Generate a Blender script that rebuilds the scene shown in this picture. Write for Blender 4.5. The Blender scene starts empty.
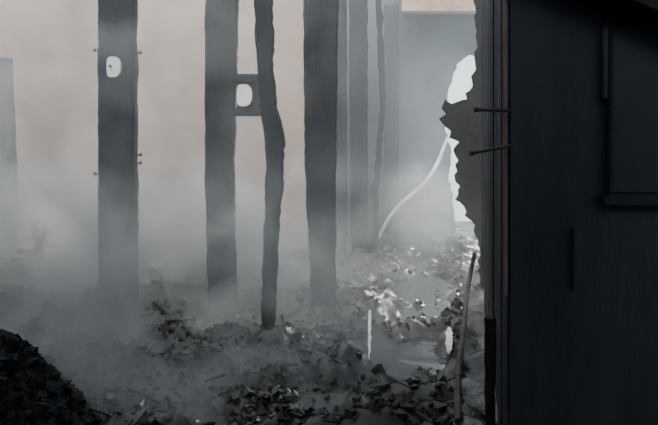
import bpy, bmesh, math, random
from mathutils import Vector, noise, Matrix, Euler
random.seed(7)
S=bpy.context.scene
def link(o): S.collection.objects.link(o); return o
# ---------------------------------------------------------------- materials
def mat(name, c1, c2, rough=0.8, scale=6, bump=0.4, stretch=(1,1,1), spec=0.3, metal=0, p=(0.35,0.65), rr=None):
    m=bpy.data.materials.new(name); m.use_nodes=True
    N=m.node_tree.nodes; L=m.node_tree.links
    b=N['Principled BSDF']; b.inputs['Roughness'].default_value=rough
    b.inputs['Specular IOR Level'].default_value=spec; b.inputs['Metallic'].default_value=metal
    tc=N.new('ShaderNodeNewGeometry'); mp=N.new('ShaderNodeMapping'); mp.inputs['Scale'].default_value=stretch
    L.new(tc.outputs['Position'],mp.inputs['Vector'])
    n=N.new('ShaderNodeTexNoise'); n.inputs['Scale'].default_value=scale; n.inputs['Detail'].default_value=8; n.inputs['Roughness'].default_value=0.65
    L.new(mp.outputs[0],n.inputs['Vector'])
    r=N.new('ShaderNodeValToRGB'); r.color_ramp.elements[0].color=(*c1,1); r.color_ramp.elements[1].color=(*c2,1)
    r.color_ramp.elements[0].position=p[0]; r.color_ramp.elements[1].position=p[1]
    L.new(n.outputs['Fac'],r.inputs['Fac']); L.new(r.outputs[0],b.inputs['Base Color'])
    if rr:
        n2=N.new('ShaderNodeTexNoise'); n2.inputs['Scale'].default_value=1.7; n2.inputs['Detail'].default_value=3; L.new(mp.outputs[0],n2.inputs['Vector'])
        q=N.new('ShaderNodeMapRange'); q.inputs['From Min'].default_value=.42; q.inputs['From Max'].default_value=.58
        q.inputs['To Min'].default_value=rr[0]; q.inputs['To Max'].default_value=rr[1]
        L.new(n2.outputs['Fac'],q.inputs[0]); L.new(q.outputs[0],b.inputs['Roughness'])
    bp=N.new('ShaderNodeBump'); bp.inputs['Strength'].default_value=bump; bp.inputs['Distance'].default_value=0.03
    L.new(n.outputs['Fac'],bp.inputs['Height']); L.new(bp.outputs[0],b.inputs['Normal'])
    return m
M_char=mat('charred_wood',(0.0015,0.003,0.0055),(0.006,0.011,0.018),0.8,7,0.7,(3,3,0.6))
M_dark=mat('sooty_panel',(0.003,0.0045,0.0075),(0.0105,0.0145,0.021),0.65,2.5,0.3,(2,2,0.5))
M_plaster=mat('smoke_stained_plaster',(0.25,0.175,0.14),(0.42,0.315,0.26),0.9,0.5,0.1,(1,1,0.5))
M_end=mat('sooty_plaster',(0.012,0.022,0.03),(0.10,0.125,0.145),0.9,0.9,0.3)
M_floor=mat('wet_ash',(0.006,0.0065,0.007),(0.065,0.065,0.064),0.6,6,0.9,(1,1,1),0.6,rr=(.12,.7))
M_rub=mat('rubble',(0.004,0.0045,0.005),(0.055,0.055,0.054),0.7,3,0.6,(1,1,1),0.6,p=(0.4,0.75),rr=(.2,.75))
M_coal=mat('charcoal',(0.0015,0.003,0.005),(0.005,0.008,0.012),0.85,9,0.8)
M_edge=mat('lit_timber_edge',(0.05,0.032,0.03),(0.13,0.095,0.09),0.8,6,0.2,(3,3,0.5))  # paler colour paints the light on the door edge
M_roof=mat('scorched_roof_board',(0.34,0.21,0.16),(0.52,0.37,0.30),0.8,2,0.3)
M_pale=mat('pale_hose_and_glint',(0.6,0.63,0.65),(0.85,0.87,0.88),0.35,6,0.1,(1,1,1),0.5)  # pale hose, and the painted wet reflection streaks
M_white=mat('bright_hole_white',(0.78,0.8,0.8),(0.9,0.92,0.92),0.3,6,0.05,(1,1,1),0.5)  # white colour paints the brightness seen through the holes
M_hose=mat('scorched_lath',(0.035,0.03,0.028),(0.09,0.075,0.068),0.8,12,0.3)
M_steel=mat('burnt_steel',(0.003,0.004,0.006),(0.008,0.010,0.013),0.5,20,0.2)
M_inset=mat('sooty_glass',(0.006,0.009,0.013),(0.014,0.020,0.028),0.45,3,0.1)
M_water=bpy.data.materials.new('dirty_water'); M_water.use_nodes=True
b=M_water.node_tree.nodes['Principled BSDF']; b.inputs['Base Color'].default_value=(0.03,0.035,0.037,1); b.inputs['Roughness'].default_value=0.06
b.inputs['Specular IOR Level'].default_value=1.0
nn=M_water.node_tree.nodes.new('ShaderNodeTexNoise'); nn.inputs['Scale'].default_value=7; nn.inputs['Detail'].default_value=4
tcw=M_water.node_tree.nodes.new('ShaderNodeNewGeometry'); M_water.node_tree.links.new(tcw.outputs['Position'],nn.inputs['Vector'])
bb=M_water.node_tree.nodes.new('ShaderNodeBump'); bb.inputs['Strength'].default_value=0.45; bb.inputs['Distance'].default_value=0.03
M_water.node_tree.links.new(nn.outputs['Fac'],bb.inputs['Height']); M_water.node_tree.links.new(bb.outputs[0],b.inputs['Normal'])

def mesh_obj(name,bm,m,smooth=False,parent=None):
    bmesh.ops.recalc_face_normals(bm,faces=bm.faces)
    me=bpy.data.meshes.new(name); bm.to_mesh(me); bm.free()
    me.materials.append(m)
    if smooth:
        for p in me.polygons: p.use_smooth=True
    o=bpy.data.objects.new(name,me); link(o)
    if parent: o.parent=parent
    return o
def box_bm(bm,lo,hi,rot=None,jit=0,org=None):
    vs=[]
    c=Vector([(a+b)/2 for a,b in zip(lo,hi)])
    for z in (lo[2],hi[2]):
        for x,y in ((lo[0],lo[1]),(hi[0],lo[1]),(hi[0],hi[1]),(lo[0],hi[1])):
            v=Vector((x,y,z))
            if jit: v+=Vector([random.uniform(-jit,jit) for _ in range(3)])
            if rot is not None: v=rot@(v-c)+c
            vs.append(bm.verts.new(v))
    for f in ((3,2,1,0),(4,5,6,7),(0,1,5,4),(1,2,6,5),(2,3,7,6),(3,0,4,7)):
        bm.faces.new([vs[i] for i in f])
def box(name,lo,hi,m,parent=None,bev=0.0):
    bm=bmesh.new(); box_bm(bm,lo,hi)
    if bev: bmesh.ops.bevel(bm,geom=bm.edges[:],offset=bev,segments=2,affect='EDGES')
    return mesh_obj(name,bm,m,parent=parent)
def empty(name):
    e=bpy.data.objects.new(name,None); link(e); return e
# ---------------------------------------------------------------- terrain
def cl(t,a,b): return max(0,min(1,(t-a)/(b-a)))
def wallx(y): return 0.9+0.24*(y-3)
def puddist(x,y):
    cx=0.52+0.19*(y-4)
    return abs(x-cx-0.10*math.sin(y*2.1))/(0.52 if y<7 else 0.62)
def terr(x,y):
    n=noise.noise(Vector((x*0.9,y*0.9,0)))*0.13+noise.noise(Vector((x*2.6,y*2.6,3)))*0.14+noise.noise(Vector((x*7,y*7,5)))*0.09+abs(noise.noise(Vector((x*15,y*15,9))))*0.05
    h=0.13+n
    k=max(0,1-puddist(x,y))*cl(y,3.5,4.3)*cl(-y,-12.5,-10)
    h-=0.16*min(1,k*2)
    h+=0.16*cl(-x,0.2,2.5)*cl(-y,-9,-5)
    if y>12.2: h=0.03+n*0.3
    return max(h,-0.1)
bm=bmesh.new()
xs=[-8+i*0.05 for i in range(int(14.5/0.05))]; ys=[-0.5+j*0.05 for j in range(int(17/0.05))]
grid=[[bm.verts.new((x,y,terr(x,y))) for x in xs] for y in ys]
for j in range(len(ys)-1):
    for i in range(len(xs)-1):
        bm.faces.new((grid[j][i],grid[j][i+1],grid[j+1][i+1],grid[j+1][i]))
mesh_obj('floor',bm,M_floor,True)
bm=bmesh.new(); pts=[(-0.9,3.5),(0.9,3.5),(1.25,5),(2.1,9),(2.55,11.9),(0.9,11.9),(0.0,8)]
bm.faces.new([bm.verts.new((x,y,0.03)) for x,y in pts]); mesh_obj('puddle',bm,M_water)
# rubble
def chunk(bm,x,y,s,kind,zoff=0):
    z=terr(x,y)+zoff
    if kind==0: a,b_,c=s*random.uniform(.5,1),s*random.uniform(.5,1),s*random.uniform(.5,1)
    else: a,b_,c=s*random.uniform(2.5,6),s*random.uniform(.2,.45),s*.22
    t=0.5 if kind==0 else 0.2
    R=Euler((random.gauss(0,t),random.gauss(0,t),random.uniform(0,6.28))).to_matrix()
    box_bm(bm,(x-a/2,y-b_/2,z-c*.4),(x+a/2,y+b_/2,z+c*.6),R,jit=min(a,b_,c)*.35)
bm=bmesh.new()
for i in range(9500):
    y=2.9+8.6*random.random()**1.25
    x0=0.1 if y>8.9 else (-6.5 if y>6 else -3.6)
    x=random.uniform(x0,wallx(y)-0.2)
    if puddist(x,y)<0.75 and y>3.8 and random.random()<0.7: continue
    chunk(bm,x,y,random.choice((.02,.025,.03,.03,.04,.05,.06)),0 if random.random()<.85 else 1)
mesh_obj('fire_debris',bm,M_rub)
bm=bmesh.new()
def heap(x,y):
    r=math.hypot((x+1.78)/0.72,(y-2.75)/0.55)
    return 0.62*max(0,1-r*r)
for i in range(3600):
    x=random.uniform(-2.5,-0.95); y=random.uniform(2.2,3.35); h=heap(x,y)
    if h<=0: continue
    z=h*random.uniform(.85,1.03)+terr(x,y)*.3; s=random.uniform(.008,.032)
    R=Euler([random.uniform(0,3) for _ in range(3)]).to_matrix()
    box_bm(bm,(x-s,y-s*.7,z-s*.7),(x+s,y+s*.7,z+s*.6),R,jit=s*.45)
n=60; rows=[]
for j in range(n):
    r_=[]
    for i in range(n):
        x=-2.5+1.6*i/(n-1); y=2.15+1.2*j/(n-1)
        r_.append(bm.verts.new((x,y,heap(x,y)*(.92+.35*noise.noise(Vector((x*6,y*6,1)))+.12*noise.noise(Vector((x*18,y*18,1))))+.02)))
    rows.append(r_)
for j in range(n-1):
    for i in range(n-1): bm.faces.new((rows[j][i],rows[j][i+1],rows[j+1][i+1],rows[j+1][i]))
mesh_obj('charcoal_heap',bm,M_coal)
# ---------------------------------------------------------------- shell
box('wall_back',(-8,9.2,-0.1),(-0.35,9.4,5.6),M_plaster)
box('wall_left',(-8.2,-0.5,-0.1),(-8,9.4,5.6),M_plaster)
box('wall_corridor',(-0.35,9.4,-0.1),(-0.15,12.0,5.6),M_end)
box('front_light_blocker',(-8,-.7,-.1),(4,-.5,2.9),M_dark)  # unseen wall added behind the camera to block front light
prof=[(2.62,-.1),(2.66,.35),(2.60,.9),(2.52,1.4),(2.57,1.9),(2.46,2.3),(2.5,2.7),(2.5,3.0),(2.6,3.4),(2.72,3.75),(2.95,3.95),(3.4,3.9),(3.9,4.05),(3.9,5.4),(-0.15,5.4),(-0.15,-.1)]
def sheet(name,prof,y0,th,m,sub=True):
    bm=bmesh.new()
    P=[]
    for i,(x,z) in enumerate(prof):
        x2,z2=prof[(i+1)%len(prof)]
        L_=math.hypot(x2-x,z2-z); k=max(1,int(L_/0.06)) if (sub and L_<0.9) else 1
        for q in range(k):
            t=q/k; j=0.028 if q else 0
            P.append((x+(x2-x)*t+random.uniform(-j,j),z+(z2-z)*t+random.uniform(-j,j)*.6))
    f=bm.faces.new([bm.verts.new((x,y0,z)) for x,z in P])
    r=bmesh.ops.extrude_face_region(bm,geom=[f])
    for v in r['geom']:
        if isinstance(v,bmesh.types.BMVert): v.co.y+=th
    bmesh.ops.triangulate(bm,faces=[f for f in bm.faces if len(f.verts)>4])
    return mesh_obj(name,bm,m)
sheet('wall_end',prof,12.0,0.15,M_end)
bm=bmesh.new()
for i in range(6):
    x=1.3+i*0.42; box_bm(bm,(x,9.5,4.88),(x+.4,11.98,4.92),jit=.01)
box_bm(bm,(1.25,9.7,4.22),(3.85,9.86,4.5),jit=.02)
for i in range(16):
    x=-8+i*.75; box_bm(bm,(x,-.5,4.42),(x+.75,3.4+random.uniform(-.3,.3),4.46))  # unseen roof added over the camera to block front light
mesh_obj('ceiling',bm,M_roof)
bm=bmesh.new(); y=2.1
while y<7.0:
    w=random.uniform(.18,.26); y2=min(y+w,7.05); o=random.uniform(-.015,.015)
    x1,x2=wallx(y)+o,wallx(y2-.012)+o; top=4.4
    vs=[bm.verts.new(c) for c in ((x1,y,0),(x2,y2-.012,0),(x2+.08,y2-.012,0),(x1+.08,y,0),(x1,y,top),(x2,y2-.012,top),(x2+.08,y2-.012,top),(x1+.08,y,top))]
    for f in ((3,2,1,0),(4,5,6,7),(0,1,5,4),(1,2,6,5),(2,3,7,6),(3,0,4,7)): bm.faces.new([vs[i] for i in f])
    y=y2
mesh_obj('wall_right',bm,M_char)
pr=[(1.95,4.4),(1.83,4.4),(1.80,3.6),(1.84,3.1),(1.81,2.91),(1.83,2.75),(1.77,2.67),(1.79,2.55),(1.70,2.46),(1.72,2.38),(1.52,2.32),(1.44,2.37),(1.40,2.27),(1.46,2.2),(1.37,2.14),(1.44,2.05),(1.52,1.98),(1.50,1.9),(1.62,1.85),(1.55,1.74),(1.61,1.62),(1.56,1.44),(1.63,1.3),(1.57,1.13),(1.68,1.05),(1.69,.93),(1.78,.86),(1.80,.74),(1.86,.62),(1.88,.3),(1.86,0),(1.95,0)]
sheet('torn_wall_cladding',pr,7.06,0.05,M_coal)
# ---------------------------------------------------------------- posts
def post(name,path,th=0.12,m=M_char,wav=0.012,seed=0):
    bm=bmesh.new(); rings=[]
    z=path[0][0]; zt=path[-1][0]; N=int((zt-z)/0.04)+1
    for k in range(N+1):
        zz=z+(zt-z)*k/N
        for a,b_ in zip(path,path[1:]):
            if a[0]<=zz<=b_[0]+1e-6:
                t=(zz-a[0])/(b_[0]-a[0]); break
        xl=a[1]+(b_[1]-a[1])*t; xr=a[2]+(b_[2]-a[2])*t; yy=a[3]+(b_[3]-a[3])*t
        e1=noise.noise(Vector((zz*4,seed,0)))*wav+noise.noise(Vector((zz*17,seed,2)))*wav*.8
        e2=noise.noise(Vector((zz*4,seed,7)))*wav+noise.noise(Vector((zz*17,seed,9)))*wav*.8
        xl+=e1; xr+=e2; c=0.018
        pts=[(xl+c,yy),(xr-c,yy),(xr,yy+c),(xr,yy+th-c),(xr-c,yy+th),(xl+c,yy+th),(xl,yy+th-c),(xl,yy+c)]
        rings.append([bm.verts.new((x,y,zz)) for x,y in pts])
    for r1,r2 in zip(rings,rings[1:]):
        for i in range(8): bm.faces.new((r1[i],r1[(i+1)%8],r2[(i+1)%8],r2[i]))
    bm.faces.new(rings[0]); bm.faces.new(rings[-1][::-1])
    return mesh_obj(name,bm,m)
def nail(name,a,b_,r,parent=None,head=2.2,m=M_steel):
    a=Vector(a); b_=Vector(b_); d=(b_-a); L_=d.length; q=d.to_track_quat('Z','Y').to_matrix().to_4x4()
    bm=bmesh.new()
    bmesh.ops.create_cone(bm,cap_ends=True,segments=10,radius1=r,radius2=r,depth=L_,matrix=Matrix.Translation((a+b_)/2)@q)
    bmesh.ops.create_cone(bm,cap_ends=True,segments=10,radius1=r*head,radius2=r*head*.9,depth=r*1.3,matrix=Matrix.Translation(b_)@q)
    return mesh_obj(name,bm,m,parent=parent)
def dplate(name,x,y,z,rx,rz,m,parent):
    "white plate painting the bright light through a hole: softly squared left side, rounded right side"
    bm=bmesh.new(); pr=[]
    for k in range(32):
        t=2*math.pi*k/32; c,s=math.cos(t),math.sin(t); e=.9 if c>0 else .35
        pr.append((rx*math.copysign(abs(c)**e,c),rz*math.copysign(abs(s)**.8,s)))
    f=bm.faces.new([bm.verts.new((x+a,y,z+c)) for a,c in pr])
    r=bmesh.ops.extrude_face_region(bm,geom=[f])
    for v in r['geom']:
        if isinstance(v,bmesh.types.BMVert): v.co.y+=.03
    return mesh_obj(name,bm,m,parent=parent)
p1=post('charred_post',[(0,-1.93,-1.62,4.75),(3.4,-1.935,-1.63,4.75)],seed=1)
dplate('bright_hole_plate',-1.785,4.721,2.355,.058,.085,M_white,p1)  # white plate stands in for light shining through a hole
nail('hole_speck',(-1.81,4.73,2.36),(-1.81,4.712,2.36),.007,p1,1.6)  # dark speck in the painted bright hole
for i,(z,s) in enumerate(((2.5,-1),(2.48,1),(1.62,1),(1.46,-1),(1.55,1))):
    x=-1.93 if s<0 else -1.63
    nail('nail_%d'%i,(x-s*.03,4.8,z),(x+s*.045,4.8,z+.01),.008,p1)
p2=post('charred_post',[(0,-1.13,-.87,5.35),(1.4,-1.17,-.9,5.35),(3.6,-1.17,-.85,5.35)],seed=2)
p3=post('charred_post',[(0,-.56,-.46,4.7),(.9,-.55,-.42,4.7),(1.45,-.52,-.385,4.7),(1.72,-.53,-.36,4.7),(2.0,-.57,-.43,4.7),(2.35,-.60,-.46,4.7),(3.3,-.63,-.48,4.7)],seed=3,wav=.02)
p4=post('charred_post',[(0,-.16,.07,5.6),(1.5,-.24,.07,5.6),(3.7,-.26,.10,5.6)],seed=4)
p5=post('charred_post',[(0,.38,.66,9.7),(4.7,.34,.66,9.7)],seed=5)
p6=post('charred_post',[(0,.74,.84,9.8),(1.2,.76,.86,9.8),(2.6,.88,.98,9.8),(4.6,.80,.9,9.8)],seed=6,wav=.03,th=.08)
p7=post('charred_post',[(0,1.1,1.4,11.4),(4.8,1.1,1.4,11.4)],seed=7)
p8=post('charred_post',[(0,-4.96,-4.76,8.6),(1.4,-4.98,-4.75,8.6),(3.2,-5.05,-4.83,8.6)],seed=8)
p9=post('charred_post',[(0,-.02,.28,8.9),(4.5,-.02,.28,8.9)],seed=9)
sp=empty('bracket')
box('plate_upper',(-.90,5.2,2.30),(-.62,5.34,2.38),M_char,sp,.02)
box('plate_lower',(-.90,5.2,2.0),(-.60,5.34,2.07),M_char,sp,.02)
dplate('bright_hole_plate',-.775,5.215,2.185,.07,.10,M_white,sp)  # white plate stands in for the bright opening between the posts
box('hole_back',(-.85,5.245,2.06),(-.63,5.29,2.31),M_char,sp,.01)  # dark backing behind the painted bright opening
# ---------------------------------------------------------------- near right charred door
D=empty('charred_door')
fy=1.8
box('slab',(.565,fy,0.0),(1.6,fy+.07,3.0),M_dark,D,.008)
box('edge_strip',(.557,fy,1.1),(.5645,fy+.012,3.0),M_edge,D,.002)  # lit edge put in as a paler strip
box('stile',(.855,fy-.02,1.72),(.88,fy,1.95),M_inset,D,.004)
box('rail',(.85,fy-.03,1.385),(1.6,fy,1.425),M_coal,D,.006)
box('panel_inset',(.885,fy-.008,1.43),(1.6,fy-.001,1.95),M_inset,D)
box('stile_inner',(.872,fy-.025,1.42),(.888,fy,2.1),M_coal,D,.004)
box('pale_scratch',(.765,fy-.01,1.12),(.775,fy,1.32),M_inset,D,.003)  # slim bar standing for a pale scratch in the paint
bm=bmesh.new(); R=Euler((0,math.radians(21),0)).to_matrix()
box_bm(bm,(.55,fy-.12,1.97),(1.45,fy-.001,2.06),R,jit=.006); mesh_obj('fallen_rail',bm,M_coal,parent=D)
for k,(a,b_) in enumerate((((.575,fy-.02,1.685),(.452,fy-.04,1.686)),((.575,fy-.02,1.577),(.44,fy-.04,1.552)))):
    nail('bolt_%d'%k,a,b_,.0055,D,1.7)
post('charred_stub',[(0,.585,.62,2.1),(.95,.58,.618,2.1)],th=.05,m=M_coal,seed=12,wav=.006)
# ---------------------------------------------------------------- hose, lath, painted reflection streaks
def curve(name,pts,r,m,parent=None):
    c=bpy.data.curves.new(name,'CURVE'); c.dimensions='3D'; c.bevel_depth=r; c.bevel_resolution=4; c.use_fill_caps=True
    s=c.splines.new('NURBS'); s.points.add(len(pts)-1); s.order_u=4; s.use_endpoint_u=True
    for p,q in zip(s.points,pts): p.co=(*q[:3],1); p.radius=q[3] if len(q)>3 else 1
    c.materials.append(m); o=bpy.data.objects.new(name,c); link(o)
    if parent: o.parent=parent
    return o
curve('fire_hose',[(.7,10,.06,.7),(.86,10,.3,.8),(1.05,10,.72,1),(1.38,10,1.0,1.2),(1.8,10,1.35,1.2),(2.0,10,1.85,.8),(2.12,10,2.2,.5),(2.45,10,2.6,.5),(2.9,10,3.0,.5)],.036,M_pale)
curve('bent_lath',[(.66,2.9,.22),(.78,3.5,.2),(.98,4.2,.2),(1.12,4.7,.22),(1.22,5.1,.3),(1.3,5.3,.48),(1.33,5.2,.75)],.020,M_hose)
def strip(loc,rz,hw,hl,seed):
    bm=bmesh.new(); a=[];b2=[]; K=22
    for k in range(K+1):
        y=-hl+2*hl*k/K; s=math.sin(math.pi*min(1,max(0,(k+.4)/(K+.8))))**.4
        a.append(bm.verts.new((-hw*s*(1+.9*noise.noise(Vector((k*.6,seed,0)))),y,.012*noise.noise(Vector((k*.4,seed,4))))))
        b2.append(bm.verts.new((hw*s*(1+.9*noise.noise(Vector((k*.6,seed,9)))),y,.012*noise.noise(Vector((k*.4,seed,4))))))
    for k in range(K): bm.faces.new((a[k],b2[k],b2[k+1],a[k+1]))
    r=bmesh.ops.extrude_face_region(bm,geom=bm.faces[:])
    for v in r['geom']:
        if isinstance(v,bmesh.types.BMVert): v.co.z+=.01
    o=mesh_obj('wet_glint_streak',bm,M_pale); o.location=loc; o.rotation_euler=(0,0,math.radians(rz))  # pale solid streak painting a wet reflection on the floor
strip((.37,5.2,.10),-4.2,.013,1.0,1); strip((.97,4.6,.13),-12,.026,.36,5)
fr=empty('broken_chair_frame')
for k,(a,b_) in enumerate((((-4.1,7.6,.1),(-3.75,7.6,.70)),((-4.0,7.65,.6),(-3.1,7.65,.15)),((-4.15,7.6,.42),(-3.75,7.6,.34)),((-3.8,7.7,.1),(-4.0,7.7,.8)))):
    curve('leg_%d'%k,[a,tuple((Vector(a)+Vector(b_))/2+Vector((0,0,.03))),b_],.04,M_coal,fr)
# ---------------------------------------------------------------- smoke
def vol(name,lo,hi,build,rate=1.0,col=(.94,.96,.96,1)):
    o=box(name,lo,hi,M_char); o.data.materials.clear()
    m=bpy.data.materials.new(name); m.use_nodes=True; N=m.node_tree.nodes; L=m.node_tree.links
    N.remove(N['Principled BSDF']); v=N.new('ShaderNodeVolumePrincipled')
    L.new(v.outputs[0],N['Material Output'].inputs['Volume']); v.inputs['Color'].default_value=col; v.inputs['Anisotropy'].default_value=0.0
    build(N,L,v); o.data.materials.append(m)
    try: m.cycles.volume_step_rate=rate
    except Exception as e: print(e)
    return o
vol('smoke_haze',(-7.95,3.2,-.05),(2.9,9.15,5.5),lambda N,L,v: setattr(v.inputs['Density'],'default_value',.014))
vol('smoke_haze',(-.1,9.16,-.05),(3.9,11.95,5.5),lambda N,L,v: setattr(v.inputs['Density'],'default_value',.085),col=(.88,.95,.98,1))
def helpers(N,L):
    def mr(sock,a,b_,c=1,d=0):
        q=N.new('ShaderNodeMapRange'); q.interpolation_type='SMOOTHSTEP'; L.new(sock,q.inputs[0])
        for nme,val in (('From Min',a),('From Max',b_),('To Min',c),('To Max',d)): q.inputs[nme].default_value=val
        return q.outputs[0]
    def mul(a,b_):
        q=N.new('ShaderNodeMath'); q.operation='MULTIPLY'
        for i,s in enumerate((a,b_)):
            if isinstance(s,(int,float)): q.inputs[i].default_value=s
            else: L.new(s,q.inputs[i])
        return q.outputs[0]
    return mr,mul
def nz(N,L,sc,lo,hi):
    g=N.new('ShaderNodeNewGeometry')
    n=N.new('ShaderNodeTexNoise'); n.inputs['Scale'].default_value=sc; n.inputs['Detail'].default_value=4; n.inputs['Distortion'].default_value=1.2
    L.new(g.outputs['Position'],n.inputs['Vector'])
    r=N.new('ShaderNodeMapRange'); r.inputs['From Min'].default_value=lo; r.inputs['From Max'].default_value=hi; L.new(n.outputs['Fac'],r.inputs[0])
    return g,r.outputs[0]
def sm(N,L,v):
    g,r=nz(N,L,1.05,.45,.64); sx=N.new('ShaderNodeSeparateXYZ'); L.new(g.outputs['Position'],sx.inputs[0])
    mr,mul=helpers(N,L)
    low=mr(sx.outputs['Z'],0.3,1.9,1,.09); xf=mr(sx.outputs['X'],-1.8,.7,1,.05)
    L.new(mul(mul(mul(r,low),xf),3.0),v.inputs['Density'])
vol('smoke_plume',(-7.9,2.9,.0),(2.3,9.1,4.5),sm,0.3)
def steam(N,L,v):
    g,r=nz(N,L,2.2,.35,.65); mr,mul=helpers(N,L)
    d=N.new('ShaderNodeVectorMath'); d.operation='DISTANCE'; L.new(g.outputs['Position'],d.inputs[0]); d.inputs[1].default_value=(1.6,9.9,.85)
    L.new(mul(mul(r,mr(d.outputs['Value'],.15,.95)),2.2),v.inputs['Density'])
vol('steam_cloud',(.6,9.2,.1),(2.6,10.9,1.8),steam,0.3)
# ---------------------------------------------------------------- light
w=bpy.data.worlds.new('sky'); S.world=w; w.use_nodes=True
w.node_tree.nodes['Background'].inputs[0].default_value=(.85,.94,1,1); w.node_tree.nodes['Background'].inputs[1].default_value=2.5
sl=bpy.data.lights.new('sun','SUN'); sl.energy=7.5; sl.angle=.4; sl.color=(1,.93,.86)
so=link(bpy.data.objects.new('sun',sl)); so.rotation_euler=(math.radians(22),math.radians(-20),0)
pl=bpy.data.lights.new('added_glow_spot','SPOT'); pl.energy=6500; pl.spot_size=math.radians(40); pl.spot_blend=.5; pl.shadow_soft_size=.4; pl.color=(.93,.97,1)  # spot added out of view for smoke glow and wet glints
po=link(bpy.data.objects.new('added_glow_spot',pl)); po.location=(6.2,17,4.6)
po.rotation_euler=(Vector((1.0,8.8,.3))-Vector((6.2,17,4.6))).to_track_quat('-Z','Y').to_euler()
cd=bpy.data.cameras.new('camera'); cam=link(bpy.data.objects.new('camera',cd)); cam.location=(0,0,1.5); cam.rotation_euler=(math.pi/2,0,0)
cd.sensor_width=36; cd.lens=36*570/658; cd.shift_y=-42.5/658; S.camera=cam
